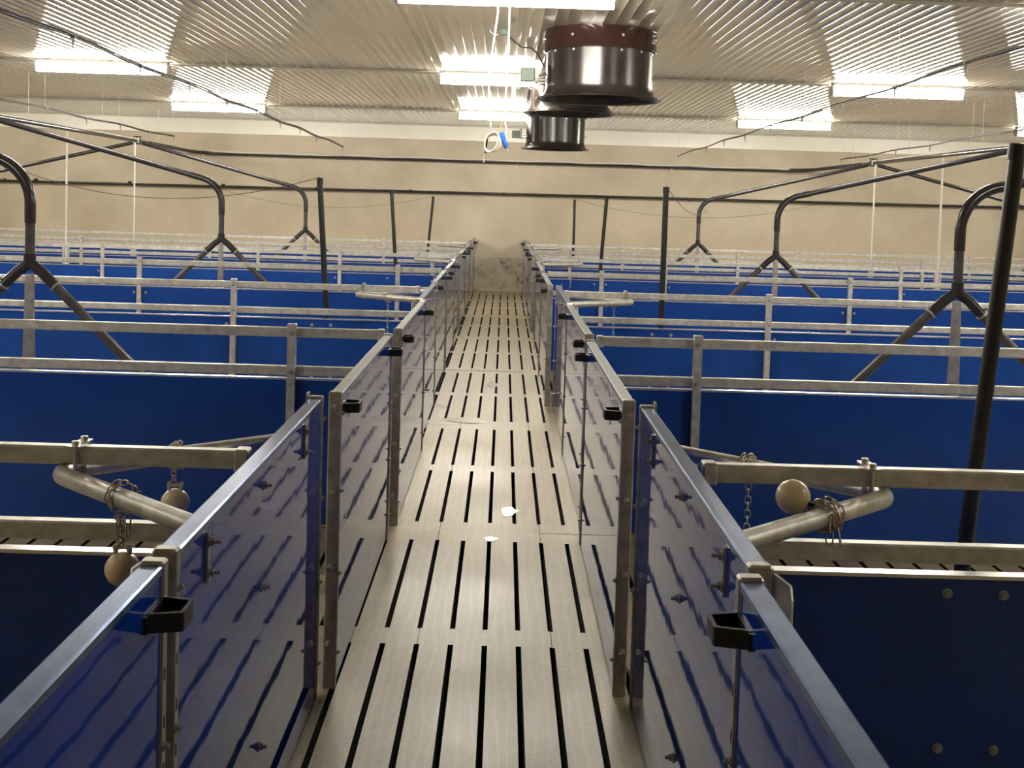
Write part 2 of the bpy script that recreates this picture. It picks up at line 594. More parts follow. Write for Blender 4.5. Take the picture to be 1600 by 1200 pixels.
def panel(name, side, y0, y1, xf, label, kind):
    """one board of the aisle wall. side -1 left of the aisle, +1 right. xf: x of its aisle face at both ends."""
    a = -side
    xf0 = xf
    t = thing(name, (xf0, y0, 0), label, 'gate' if kind != 'fixed' else 'panel', 'gates along the aisle' if kind != 'fixed' else 'fixed aisle panels')
    L = y1 - y0
    th = .036
    X = lambda d: a * d            # d > 0 is towards the aisle
    MB().box(X(0), X(-th), .012, L - .012, ZF + .012, .986).build('board', M['blue'], t)
    cap = M['blue_cap'] if kind in ('fixed', 'near') else M['alu']
    mb = MB()
    e = .0035
    mb.prism([(X(e), .955 if False else .984), (X(e), .997), (X(e - .004), 1.0), (X(-th - e + .004), 1.0), (X(-th - e), .997), (X(-th - e), .984)], .03, L - .03)
    mb.build('top_cap', cap, t)
    # end channels
    for k, (b0, b1) in enumerate(((0, .034), (L - .034, L))):
        if kind == 'near' and k == 0:
            continue
        o = MB().bbox(X(.005), X(-th - .005), b0, b1, ZF, 1.006, .0045).build('end_channel', M['steel'], t)
        if kind in ('near', 'fixed'):
            hb = MB()
            for i in range(9):
                z = .09 + i * .088
                yy = (b0 + b1) / 2
                hb.box(X(.0045), X(.0056), yy - .0035, yy + .0035, z - .011, z + .011)
            hb.build('channel_slot_shade', M['hole_shade'], o)['kind'] = 'stuff'  # dark boxes paint the slots' shade, the channel stays solid
        bb = MB()
        for z in (.09, .37, .66, .93):
            hexbolt(bb, (X(.005), (b0 + b1) / 2, z), (a, 0, 0), .0065, .012)
            if kind == 'gate':
                break_y = b0 if k == 0 else b1
        bb.build('channel_bolts', M['clamp'], o)['kind'] = 'stuff'
    if kind == 'fixed':
        # far end closed by a lipped plate, near end by a flared latch plate on the pen side
        MB().box(X(-th - .012), X(-th - .005), L - .05, L - .004, ZF + .03, 1.018).build('lip_plate', M['steel'], t)
        mb = MB()
        x1, x2 = X(-th - .006), X(-th - .030)
        vs = [(x1, .002, .0), (x2, -.045, .0), (x2, -.045, .955), (x2, -.03, .978), (x1, .002, .992)]
        vs += [(p[0] - a * .005, p[1] + .005, p[2]) for p in vs]
        mb.add(vs, [(0, 1, 2, 3, 4), (9, 8, 7, 6, 5), (0, 5, 6, 1), (1, 6, 7, 2), (2, 7, 8, 3), (3, 8, 9, 4), (4, 9, 5, 0)])
        mb.build('latch_plate', M['galv'], t)
        # straps that hold the bent pipe behind the board, with their bolts on the aisle face
        for yy in (L * .135, L * .80):
            p = MB().box(X(.001), X(.007), yy - .011, yy + .011, .868, .972).build('clamp_plate', M['steel'], t)
            for z in (.888, .952):
                hexbolt(MB(), (X(.007), yy, z), (a, 0, 0), .0085, .024).build('bolt', M['bolt_dull'], p)
        for z in (.93, .665, .245):
            hexbolt(MB(), (X(0), L * .46, z), (a, 0, 0), .009, .022).build('bolt', M['bolt_dull'], t)
    else:
        if kind == 'gate':
            # hinge pins that bridge the gap to the neighbour before it
            for z in (.955, .66, .40, .13):
                mb = MB().tube([(X(-th / 2), -.05, z), (X(-th / 2), .001, z)], .008, 8)
                mb.tube([(X(-th / 2), -.036, z), (X(-th / 2), -.022, z)], .013, 6, True, False)
                mb.build('hinge_pin', M['clamp'], t)
            strap_handle(t, .085, .945, a, X(.0))
        strap_handle(t, L - (.085 if kind == 'gate' else .075), .925, a, X(.0))
    return t

ORD = ['first', 'second', 'third', 'fourth', 'fifth', 'sixth', 'seventh', 'eighth', 'ninth', 'tenth', 'eleventh', 'twelfth']
PER = 6.12
def aisle_side(side, faces):
    nm = 'left' if side < 0 else 'right'
    n = [0]
    def nxt():
        n[0] += 1
        return ORD[n[0] - 1]
    f = iter(faces)
    panel('aisle_gate', side, .35, 2.192, next(f), 'glossy blue gate with black handle nearest the viewer, %s of the aisle' % nm, 'near')
    for k in range(4):
        b = 2.235 + k * PER
        panel('aisle_barrier', side, b, b + 1.85, next(f), 'fixed glossy blue panel %s of the aisle, %s fixed one from the viewer' % (nm, ORD[k]), 'fixed')
        if k == 3:
            panel('aisle_gate', side, b + 1.922, Y1W - .04, next(f), 'short end gate against the far wall, %s of the aisle' % nm, 'gate')
            break
        panel('aisle_gate', side, b + 1.922, b + 3.845, next(f), 'metal-capped blue gate %s of the aisle, %s metal-capped one from the viewer' % (nm, nxt()), 'gate')
        panel('aisle_gate', side, b + 4.092, b + PER - .055, next(f), 'metal-capped blue gate %s of the aisle, %s metal-capped one from the viewer' % (nm, nxt()), 'gate')
FL = [-.598, -.596, -.545, -.520, -.548, -.560, -.562, -.580, -.562, -.565, -.60, -.565]
FR = [.448, .481, .432, .447, .455, .392, .400, .425, .395, .402, .440, .405]
aisle_side(-1, FL)
aisle_side(1, FR)

# ------------------------------------------------------------------ pen partitions
PY = [3.185, 6.29, 9.65, 12.51, 15.86, 18.53, 21.6]
def partition(side, i):
    s = side
    odd = i % 2 == 0
    y = PY[i]
    nm = 'left' if side < 0 else 'right'
    xi = .655 if side < 0 else .545
    if i > 1 and side > 0:
        xi = .50
    if not odd:
        xi = (.605 if i == 1 else .63) if side < 0 else (.50 if i == 1 else .465)
    where = ['nearest the viewer', 'second from the viewer', 'third from the viewer', 'fourth from the viewer', 'third from the far wall', 'second from the far wall', 'nearest the far wall'][i]
    t = thing('pen_partition', (s * xi, y, 0), 'blue pen partition with two galvanised rails %s of the aisle, %s' % (nm, where), 'partition', 'pen partitions')
    X = lambda x: s * (x - xi)     # x is the distance from the aisle's axis
    joints = ([2.12, 5.2, 8.3] if odd else [1.075 if side < 0 else 1.02, 3.72 if side < 0 else 3.58, 6.4, 9.1])
    xs = [xi + .0] + joints + [11.6]
    for p, q in zip(xs[:-1], xs[1:]):
        MB().box(X(p + .003), X(q - .003), -.018, .018, ZF + .008, [.7225, .738, .724, .730, .730, .730, .730][i] - .0105).build('board', M['blue_pen'], t)
    MB().prism([(0, 0), (1, 0), (1, 1), (0, 1)], 0, 1)
    mb = MB()
    zt = [.7225, .738, .724, .730, .730, .730, .730][i]
    mb.box(X(xi + .004), X(11.6), -.0215, .0215, zt - .010, zt)
    mb.build('edge_strip', M['edge'], t)
    for z0, z1, nme in ((.951, 1.0, 'upper_rail'), (.751, .80, 'lower_rail')):
        x0, x1 = xi + .012, 11.6
        mb = MB()
        c = .005
        hw = .0215
        prof = [(-hw + c, z0), (hw - c, z0), (hw, z0 + c), (hw, z1 - c), (hw - c, z1), (-hw + c, z1), (-hw, z1 - c), (-hw, z0 + c)]
        n = len(prof)
        vs = [(X(x0), yy, z) for yy, z in prof] + [(X(x1), yy, z) for yy, z in prof]
        fs = [tuple(range(n)), tuple(range(2 * n - 1, n - 1, -1))] + [(k, (k + 1) % n, n + (k + 1) % n, n + k) for k in range(n)]
        if s > 0:
            fs = [q[::-1] for q in fs]
        mb.add(vs, fs)
        o = mb.build(nme, M['galv'], t)
        MB().bbox(X(xi - .002), X(xi + .035), -.026, .026, z0 - .004, z1 + .004, .004).build('rail_socket', M['galv'], o)
    yp = -.0215
    for j in joints:
        w_ = .0215
        mb = MB()
        # channel: web and two flanges, in front of the boards; reaches over the rails
        mb.box(X(j - w_), X(j + w_), yp - .040, yp - .036, ZF, 1.018)
        mb.box(X(j - w_), X(j - w_ + .004), yp - .0365, yp - .001, ZF, 1.018)
        mb.box(X(j + w_ - .004), X(j + w_), yp - .0365, yp - .001, ZF, 1.018)
        mb.bbox(X(j - w_ - .002), X(j + w_ + .002), yp - .043, yp - .001, 1.012, 1.024, .003)
        po = mb.build('post', M['galv'], t)
        hb = MB()
        for z in (.15, .26, .37, .48, .59, .68, .87):
            hb.box(X(j - w_ - .0006), X(j - w_ + .001), yp - .026, yp - .016, z - .006, z + .006)
            hb.box(X(j + w_ - .001), X(j + w_ + .0006), yp - .026, yp - .016, z - .006, z + .006)
        hb.build('post_hole_shade', M['hole_shade'], po)['kind'] = 'stuff'  # shade of the holes as dark boxes, flanges are not pierced
        bb = MB()
        for z in (.975, .775):
            hexbolt(bb, (X(j), yp - .040, z), (0, -1, 0), .008, .01)
        bb.build('post_bolts', M['bolt_dull'], po)['kind'] = 'stuff'
    bx = [(1.203, .673), (1.353, .672), (1.197, .253), (1.346, .252)] if odd else []
    if odd and side < 0:
        bx = [(b + .15, z) for b, z in bx]
    for j in (joints if i != 1 else []):
        bx += [(j + .06, .66), (j + .06, .22)] + ([(j - .06, .66)] if not odd else [])
    for x, z in bx:
        hexbolt(MB(), (X(x), -.018, z), (0, -1, 0), .0095, .01).build('bolt', M['bolt_dull'], t)
    return t
for side in (-1, 1):
    for i in range(7):
        partition(side, i)

# ------------------------------------------------------------------ bent pipes with chew balls
def link_chain(mb, p0, p1, n, w_=.0085, r=.0023):
    p0, p1 = Vector(p0), Vector(p1)
    d = (p1 - p0)
    L = d.length
    d.normalize()
    u = d.cross(Vector((.3, 1, .2))).normalized()
    v = d.cross(u)
    step = L / n
    hl = step * .62
    for i in range(n):
        c = p0 + d * step * (i + .5)
        q = u if i % 2 == 0 else v
        pts = []
        for k in range(10):
            a = 2 * math.pi * k / 10
            ex = math.cos(a)
            pts.append(c + d * (hl - w_) * (1 if math.sin(a) > 0 else -1) * (1 if abs(math.sin(a)) > .1 else 0) + d * w_ * math.sin(a) + q * w_ * ex)
        mb.loop(pts, r, 5)
    return mb

def wrap(mb, c, axis, r, turns=1.6, rr=.0045):
    """chain wound round a pipe"""
    c, axis = Vector(c), Vector(axis).normalized()
    u = axis.cross(Vector((0, 0, 1))).normalized()
    v = axis.cross(u)
    N = int(11 * turns)
    for i in range(N):
        a = 2 * math.pi * turns * i / N
        p = c + (u * math.cos(a) + v * math.sin(a)) * r + axis * (.016 * a / math.pi / turns - .012)
        tdir = (v * math.cos(a) - u * math.sin(a))
        q = axis if i % 2 else (u * math.cos(a) + v * math.sin(a))
        pts = []
        for k in range(8):
            b = 2 * math.pi * k / 8
            pts.append(p + tdir * .0125 * math.cos(b) + q * .0065 * math.sin(b))
        mb.loop(pts, .0023, 5)
    return mb

def hoop(side, i):
    s = side
    y = PY[i]
    nm = 'left' if side < 0 else 'right'
    where = {0: 'nearest the viewer', 2: 'second from the viewer', 4: 'second from the far wall', 6: 'nearest the far wall'}[i]
    xb = abs((FL if s < 0 else FR)[1 + 3 * (i // 2)]) + .036 + .032
    xa = 1.145 if s < 0 else 1.03
    t = thing('bent_pipe', (s * xb, y, .926), 'V-bent galvanised pipe clamped under the pen rail, %s side, %s' % (nm, where), 'pipe', 'bent pipes on the aisle panels')
    hx, hy = xa - xb, (.50 if i == 0 else .43)
    # two straight arms meeting in a rounded nose
    ux, uy = hx / math.hypot(hx, hy), hy / math.hypot(hx, hy)
    rb = .075
    pts = [Vector((0, -hy, 0)), Vector((.05, -hy + .05 * uy / ux * 1.0, 0))]
    th = math.atan2(hy, hx)
    cx = hx - rb / math.sin(th) * 1.0
    cx = hx - .024 - rb + .02
    # tangent points
    n = 10
    a0 = -(math.pi / 2 - 0) + (math.pi / 2 - (math.pi / 2 - th)) * 0
    aa = math.pi / 2 - th
    p_t = Vector((cx + rb * math.sin(th), -rb * math.cos(th), 0))
    pts = [Vector((0, -hy, 0))]
    for k in range(n + 1):
        a = -(math.pi / 2 - (math.pi / 2 - th)) + 0
        ang = -(math.pi / 2 - th) - 0 + k / n * 2 * (math.pi / 2 - th)
        # sweep from pointing away from the near arm to the far arm
        ang = -(math.pi / 2 - th) + k / n * 2 * (math.pi / 2 - th)
        pts.append(Vector((cx + rb * math.cos(ang), rb * math.sin(ang), 0)))
    pts.append(Vector((0, hy, 0)))
    pts = [Vector((s * p.x, p.y, 0)) for p in pts]
    MB().tube(pts, .0242, 14).build('pipe', M['galv'], t)
    # U bolt over the rail with its plate and nuts
    ub = MB()
    ax = s * (hx - .045)
    for yy in (-.034, .034):
        ub.tube([(ax, yy, -.027), (ax, yy, .092)], .0055, 8)
    ub.tube([(ax, -.034, -.027), (ax, 0, -.031), (ax, .034, -.027)], .0055, 8)
    u = ub.build('u_bolt', M['clamp'], t)
    MB().box(ax - .016, ax + .016, -.055, .055, .0745, .0805).build('clamp_plate', M['clamp'], u)
    nb = MB()
    for yy in (-.034, .034):
        nb.tube([(ax, yy, .080), (ax, yy, .091)], .0105, 6, True, False)
    nb.build('nuts', M['clamp'], u)['kind'] = 'stuff'
    return t, xb, xa, hy

def arm_point(s, y, xb, xa, hy, x, far):
    f = (x - xb) / (xa - xb)
    return Vector((s * x, y + (hy * (1 - f) if far else -hy * (1 - f)), .926))

def ball_hang(p, drop, r, label, n, axis, group, tail=False):
    t = thing('chew_ball', (p.x, p.y, p.z - drop), label, 'ball', group)
    MB().sphere((0, 0, 0), r).build('rubber_ball', M['ball'], t)
    MB().lathe([(r * 1.001, -.0012), (r * 1.012, 0), (r * 1.001, .0012)], (0, 0, 0), 28).build('seam', M['ball'], t)
    mb = MB()
    link_chain(mb, (-.004, -.006, drop - .044), (-.003, 0, r + .012), n)
    if tail:
        link_chain(mb, (-.012, -.004, drop - .044), (-.006, 0, r + .012), n)
        link_chain(mb, (.020, -.030, drop - .035), (.022, -.032, drop - .085), 2)
    wrap(mb, (0, 0, drop), axis, .0345, 1.8)
    mb.build('chain', M['chain'], t)
    mb = MB()
    for sx in (-1, 1):
        mb.tube([(sx * .017, 0, r - .004), (sx * .017, 0, r + .012)], .006, 8)
        mb.tube([(sx * .012, 0, r + .010), (sx * .021, 0, r + .010)], .0095, 10)
    mb.tube([(-.019, 0, r + .010), (.019, 0, r + .010)], .004, 6)
    mb.build('shackle', M['clamp'], t)
    return t

for s in (-1, 1):
    nm = 'left' if s < 0 else 'right'
    for i in (0, 2, 4, 6):
        t, xb, xa, hy = hoop(s, i)
        y = PY[i]
        where = {0: 'nearest the viewer', 2: 'second from the viewer', 4: 'second from the far wall', 6: 'nearest the far wall'}[i]
        ux = Vector((s * (xa - xb), hy, 0)).normalized()
        uxf = Vector((-s * (xa - xb), hy, 0)).normalized()
        if i == 0 and s < 0:
            ball_hang(arm_point(s, y, xb, xa, hy, .908, False), .178, .0425, 'cream chew ball hanging on a doubled chain from the near arm of the left pipe', 6, ux, 'chew balls', True)
            ball_hang(arm_point(s, y, xb, xa, hy, .912, True), .134, .0405, 'cream chew ball on a short chain behind the left pen rail', 3, uxf, 'chew balls')
        elif i == 0:
            p = arm_point(s, y, xb, xa, hy, .80, False)
            t = thing('chew_ball', (.738, 2.985, .9625), 'cream chew ball resting on the right bent pipe with its chain wound round', 'ball', 'chew balls')
            MB().sphere((0, 0, 0), .043).build('rubber_ball', M['ball'], t)
            mb = MB()
            q = p - Vector((.738, 2.985, .9625))
            wrap(mb, q, ux, .0345, 2.6)
            wrap(mb, q + ux * .03, ux, .0350, 1.3)
            link_chain(mb, q + Vector((.030, -.02, .01)), q + Vector((.042, -.03, -.060)), 2)
            link_chain(mb, q + Vector((.012, -.035, .02)), q + Vector((.010, -.045, -.055)), 3)
            link_chain(mb, (.036, -.028, -.012), q + Vector((.0, -.025, .024)), 2)
            mb.build('chain', M['chain'], t)
            MB().tube([(.034, -.025, -.010), (.046, -.033, -.010)], .007, 8).build('shackle', M['chain_dark'], t)
            ball_hang(arm_point(s, y, xb, xa, hy, .735, True), .30, .0405, 'cream chew ball low on a long chain from the far arm of the right pipe', 10, uxf, 'chew balls')
        else:
            p = arm_point(s, y, xb, xa, hy, .88, False)
            t = thing('hanging_chain', p, 'bare chain dangling from the %s bent pipe %s' % (nm, where), 'chain', 'bare chains on the far bent pipes')
            mb = MB()
            wrap(mb, (0, 0, 0), ux, .0345, 1.6)
            mb.build('loop', M['chain'], t)
            mb = MB()
            link_chain(mb, (.0, -.034, -.03), (0, -.034, -.30), 8)
            mb.build('links', M['clamp'], t)

# ------------------------------------------------------------------ ceiling fans
FANS = [(.795, 10.72, 2.61, 3.02), (.735, 14.40, 2.76, 3.06), (.775, 19.45, 2.58, 3.07)]
fl = ['nearest dark brown round ceiling fan duct with flared mouth', 'middle dark brown fan duct, half hidden behind the nearest one', 'farthest dark brown fan duct, in front of the white wall beam']
for (x, y, zr, zb), lab in zip(FANS, fl):
    t = thing('ceiling_fan', (x, y, ZC), lab, 'fan', 'fan ducts under the ceiling')
    r1, r2, r3 = .490, .466, .549
    b, e = zb - ZC, zr - ZC
    MB().lathe([(r1, .0), (r1, b + .004), (r1 + .004, b), (r1 - .012, b - .002), (r1 - .02, b + .004), (r1 - .02, .0)], (0, 0, 0), 64).build('collar', M['fan_collar'], t)
    fh = .105
    prof = [(r2, b + .02), (r2, e + fh)]
    for k in range(1, 9):
        a = k / 8 * math.pi / 2
        prof.append((r2 + (r3 - r2) * (1 - math.cos(a)), e + fh - (fh - .004) * math.sin(a)))
    prof += [(r3 + .002, e + .001), (r3, e - .003)]
    for k in range(8, -1, -1):
        a = k / 8 * math.pi / 2
        prof.append((r2 - .012 + (r3 - r2) * (1 - math.cos(a)), e + fh - .012 - (fh - .006) * math.sin(a)))
    prof += [(r2 - .012, b + .02)]
    body = MB().lathe(prof, (0, 0, 0), 64).build('duct', M['fan'], t)
    MB().lathe([(r2 - .013, b * .5), (.001, b * .5)], (0, 0, 0), 48, False).build('throat_plate', M['pit'], t)
    m = MB().lathe([(.001, e + .10), (.07, e + .10), (.085, e + .13), (.085, b * .5 - .01)], (0, 0, 0), 20).build('motor', M['fan'], t)
    for k in range(5):
        a = k * 2 * math.pi / 5 + .3
        ca, sa = math.cos(a), math.sin(a)
        vs = []
        for rr, wv in ((.08, .045), (r2 - .03, .085)):
            for q, dz in ((-1, .03), (1, -.03)):
                vs.append((ca * rr - sa * q * wv, sa * rr + ca * q * wv, e + .17 + dz))
        vs += [(p[0], p[1], p[2] + .006) for p in vs]
        MB().add(vs, [(0, 1, 3, 2), (4, 6, 7, 5), (0, 4, 5, 1), (1, 5, 7, 3), (3, 7, 6, 2), (2, 6, 4, 0)]).build('blade', M['fan'], t)
    bb = MB()
    for k in range(14):
        a = k * 2 * math.pi / 14 + .1
        d = Vector((math.cos(a), math.sin(a), 0))
        hexbolt(bb, d * r2 + Vector((0, 0, b - .022)), d, .0075, .01)
        if k % 2:
            hexbolt(bb, d * r1 + Vector((0, 0, b * .45)), d, .0085, .01)
    bb.build('rivets', M['clamp'], t)['kind'] = 'stuff'
    if lab[0] in 'nf':
        # throttle actuator on the left of the duct
        ox = -r2 - .14
        zz_ = -.385 if lab[0] == 'n' else -.40
        bx = MB().bbox(ox - .085, ox + .04, -.06, .06, zz_ - .058, zz_ + .058, .006).build('actuator_box', M['box_green'], t)
        MB().box(ox + .041, ox + .075, -.07, .07, zz_ - .07, zz_ + .085).build('bracket', M['fan'], bx)
        MB().tube([(ox + .07, -.03, zz_ - .012), (ox + .24, -.20, zz_ - .012)], .006, 8).build('shaft', M['clamp'], bx)
        MB().tube([(ox + .06, 0, zz_ - .045), (ox + .15, 0, zz_ - .045)], .014, 8).build('spindle', M['clamp'], bx)
        MB().tube([(r2 - .01, -.02, zz_ - .01), (r2 + .03, -.02, zz_ - .01)], .008, 8).build('shaft_end', M['clamp'], body)
    else:
        MB().tube([(-r2 - .20, .1, .0), (-r2 - .20, .1, -.36)], .024, 10).build('adjusting_rod', M['conduit'], t)

# junction box and black cable by the nearest fan
t = thing('junction_box', (-.05, 10.75, ZC), 'small round grey junction box on the ceiling beside the nearest fan', 'box')
MB().lathe([(.001, -.05), (.04, -.05), (.046, -.04), (.046, 0)], (0, 0, 0), 24).build('housing', M['box_green'], t)
MB().tube([(.03, -.02, -.04), (.09, -.03, -.10), (.16, -.03, -.15), (.24, -.03, -.155), (.30, -.03, -.20), (.345, -.02, -.28), (.36, 0, -.31)], .007, 6).build('black_cable', M['black_plastic'], t)
MB().tube([(-.03, 0, -.04), (-.08, -.01, -.05), (-.115, -.02, -.025), (-.125, -.02, -.005)], .007, 6).build('white_cable', M['cord_white'], t)

# ------------------------------------------------------------------ hanging cords
t = thing('hanging_cable', (-.09, 9.0, ZC), 'white cord hanging over the aisle with its end coiled up', 'cable')
MB().tube([(.0, 0, -.01), (.0, 0, -.12), (-.02, 0, -.30), (-.045, 0, -.50), (-.052, 0, -.70), (-.035, 0, -.88), (-.03, 0, -.96)], .0062, 8).build('cord', M['cord_white'], t)
mb = MB()
cc = Vector((-.022, -.03, -1.075))
for k in range(3):
    pts = []
    tilt = .35 + .12 * k
    for q in range(20):
        a = 2 * math.pi * q / 20
        lx, lz = .045 + .006 * k, .078 - .006 * k
        x, z = lx * math.cos(a), lz * math.sin(a)
        pts.append(cc + Vector((x * math.cos(tilt) + z * math.sin(tilt) + .006 * k, .008 * (k - 1) + .005 * math.sin(a), z * math.cos(tilt) - x * math.sin(tilt) - .004 * k)))
    mb.loop(pts, .0045, 6)
mb.build('coil', M['cord_white'], t)
MB().tube([(-.052, -.02, -1.05), (-.064, -.02, -1.155)], .0075, 8).build('tape', M['black_plastic'], t)
MB().tube([(-.064, -.02, -1.15), (-.075, -.02, -1.19), (-.072, -.02, -1.225)], .005, 6).build('cord_end', M['cord_white'], t)

t = thing('hanging_plug', (-.005, 9.0, ZC), 'pale cord over the aisle ending in a blue plug', 'cable')
MB().tube([(0, 0, -.01), (.0, 0, -.25), (-.004, 0, -.55), (-.012, 0, -.80), (-.008, 0, -.93), (.004, 0, -.985), (-.004, 0, -1.03)], .0062, 8).build('cord', M['cord_white'], t)
MB().tube([(-.012, .0, -.80), (-.036, 0, -.93), (-.042, 0, -.98), (-.03, 0, -1.02)], .0048, 6).build('orange_lead', M['cord_orange'], t)
p = MB().tube([(-.032, 0, -1.0), (-.026, 0, -1.022), (-.016, 0, -1.055), (-.012, 0, -1.075)], [.017, .021, .021, .016], 12).build('plug', M['plug_blue'], t)
MB().tube([(-.008, -.004, -1.07), (.002, -.006, -1.10), (.006, -.006, -1.115)], [.019, .019, .014], 12).build('plug_collar', M['plug_blue'], p)
MB().tube([(.005, -.006, -1.11), (.012, -.006, -1.135)], .007, 8).build('pin', M['cord_white'], p)

# ------------------------------------------------------------------ feed drops (Y pipes)
def feed_drop(x, y, s, label, zj=1.2, xhub=6.21, zhub=2.55):
    """vertical drop with two legs; s = direction (sign) in which its long arm climbs to the main line"""
    t = thing('feed_pipe', (x, y, 0), label, 'pipe', 'feed drops with forked legs')
    r = .0315
    zv = 1.585
    dx = abs(xhub - abs(x))
    xe = abs(x - s * xhub) if s * x > 0 else 0
    run = abs(s * xhub - x) if s * x > 0 else dx
    d = 1 if (s * xhub - x) > 0 else -1
    slope = .24
    rb = .30
    th = math.atan(slope)
    bend = math.pi / 2 - th
    # elbow: starts vertical, ends on the climbing slope
    c = Vector((d * rb, 0, zv))
    pts = [c + Vector((-d * rb * math.cos(a), 0, rb * math.sin(a))) for a in [bend * k / 12 for k in range(13)]]
    endp = pts[-1]
    hub = Vector((s * xhub - x, 0, zhub))
    MB().tube([(0, 0, zj + .03), (0, 0, zv - .10)], r, 14).build('drop', M['pvc_grey'], t)
    ell = [Vector((0, 0, zv - .13)), Vector((0, 0, zv - .005))] + pts[1:] + [endp + (hub - endp).normalized() * .16]
    MB().tube(ell, [r + .005] * len(ell), 14).build('elbow', M['pvc_dark'], t)
    MB().tube([endp + (hub - endp).normalized() * .14, hub - (hub - endp).normalized() * .085], r, 14).build('arm', M['pvc_dark'], t)
    # fork
    mb = MB()
    mb.tube([(0, 0, zj + .075), (0, 0, zj - .005)], r + .008, 14)
    for q in (-1, 1):
        pp = [Vector((0, 0, zj + .02)), Vector((q * .035, 0, zj - .012)), Vector((q * .08, 0, zj - .045)), Vector((q * .16, 0, zj - .125))]
        mb.tube(pp, [r + .004] * 4, 14)
    mb.build('fork', M['pvc_dark'], t)
    for q in (-1, 1):
        a = Vector((q * .15, 0, zj - .115))
        e = Vector((q * (.15 + .74), 0, zj - .115 - .735))
        lg = MB().tube([a, e], r, 14).build('leg', M['pvc_grey'], t)
        dd = (e - a).normalized()
        k = a + dd * .03
        MB().tube([k - dd * .006, k + dd * .006], r + .007, 14).build('clip', M['clamp'], lg)
        MB().tube([k + Vector((0, 0, .03)), k + Vector((q * .02, -.03, .05))], .008, 6).build('clip_screw', M['bolt_dull'], lg)
        MB().prism([(e.x - .17, ZF), (e.x + .17, ZF), (e.x + .21, .33), (e.x - .21, .33)], -.17, .17).build('trough', M['galv'], lg)
    # slim tapered post under the fork
    mb = MB()
    vs = []
    for z, hw in ((ZF, .05), (1.12, .022)):
        vs += [(-hw, -.02, z), (hw, -.02, z), (hw, .02, z), (-hw, .02, z)]
    mb.add(vs, [(3, 2, 1, 0), (4, 5, 6, 7), (0, 1, 5, 4), (1, 2, 6, 5), (2, 3, 7, 6), (3, 0, 4, 7)])
    mb.build('post', M['steel'], t)
    return t
feed_drop(-3.107, 8.0, -1, 'dark feed drop with forked legs nearest the viewer, over the left pens', 1.18)
feed_drop(-3.315, 14.3, -1, 'dark feed drop with forked legs over the left pens, middle of three', 1.16)
feed_drop(-3.357, 20.6, -1, 'dark feed drop with forked legs over the left pens, farthest of three', 1.13)
feed_drop(3.008, 8.0, 1, 'dark feed drop with forked legs over the right pens, nearest the viewer', 1.17)
feed_drop(3.213, 14.3, 1, 'dark feed drop with forked legs over the right pens, middle of three', 1.15)
feed_drop(3.295, 20.6, 1, 'dark feed drop with forked legs over the right pens, farthest of the inner three', 1.10)
feed_drop(-9.2, 20.6, -1, 'dark feed pipe sloping down to the outer left pens by the far wall', 1.11)
feed_drop(9.2, 20.6, 1, 'dark feed pipe sloping down to the outer right pens by the far wall', 1.11)

# main feed lines along the house, joined along the far wall
for s in (-1, 1):
    nm = 'left' if s < 0 else 'right'
    t = thing('feed_main', (s * 6.21, 12, 2.56), 'dark main feed pipe with white cable high over the %s pens' % nm, 'pipe', 'main feed pipes')
    MB().tube([(0, -16, 0), (0, 9.22, 0)], .030, 12).build('pipe', M['pvc_dark'], t)
    pts = [Vector((.01 * math.sin(k * 1.7), -16 + k * .9, .036 + .006 * math.sin(k * 2.3))) for k in range(28)]
    MB().tube(pts, .009, 6).build('white_cable', M['cord_white'], t)
    for y in (8.0, 14.3, 20.6):
        hb = MB().bbox(-.05, .05, y - 12 - .05, y - 12 + .05, -.055, .05, .01).build('valve', M['black_plastic'], t)
        MB().tube([(-.012, y - 12, .04), (-.012, y - 12, .085)], .014, 8).build('valve_knob', M['black_plastic'], hb)
        MB().tube([(-.07, y - 12 - .01, .075), (.07, y - 12 - .01, .075)], .01, 8).build('valve_lever', M['black_plastic'], hb)
        MB().box(-.04, .04, y - 12 - .062, y - 12 - .051, -.03, .05).build('valve_band', M['white_paint'], hb)
    for k, y in enumerate((5.2, 9.6, 12.4, 15.9, 18.8, 21.8)):
        MB().tube([(0, y - 12, .03), (.0, y - 12, ZC - 2.56 - .003)], .0035, 5).build('hanger_cord', M['cord_white'], t)
t = thing('feed_cross_pipe', (0, 23.86, 2.519), 'dark cross pipe with white cable along the upper far wall', 'pipe')
MB().tube([(-6.20, -2.6, .04), (-6.10, -.25, .01), (-6.0, -.06, 0), (-5.6, 0, 0), (5.45, 0, 0), (5.75, -.06, 0), (5.95, -.25, .01), (6.20, -2.6, .04)], .036, 12).build('pipe', M['pvc_dark'], t)
pts = [Vector((-6.0 + k * .40, -.036, .022 + .007 * math.sin(k * 1.9))) for k in range(30)]
MB().tube(pts, .016, 6).build('white_cable', M['cord_white'], t)
for k, x in enumerate((-5.9, -2.85, .22, 3.25)):
    c = MB().tube([(x, 0, -.02), (x, 0, -.09)], .012, 6).build('clip', M['white_paint'], t)
    MB().tube([(x, -.01, .0), (x, .13, 0)], .014, 8).build('wall_bracket', M['pvc_dark'], c)
t = thing('low_water_pipe', (0, 23.88, 1.890), 'slim dark water pipe along the far wall at the tops of the dark poles', 'pipe')
MB().tube([(-11.5, 0, -.045), (0, 0, .0), (11.5, 0, .035)], .0235, 10).build('pipe', M['pole'], t)
for k in range(13):
    x = -11 + k * 1.83
    MB().tube([(x - .03, 0, 0), (x + .03, 0, 0)], .030, 10).build('coupling', M['pole'], t)
for x in (-9.8, -5.2, 0.0, 5.2, 9.8):
    MB().tube([(x, 0, .0), (x, .11, 0)], .012, 8).build('wall_bracket', M['pole'], t)

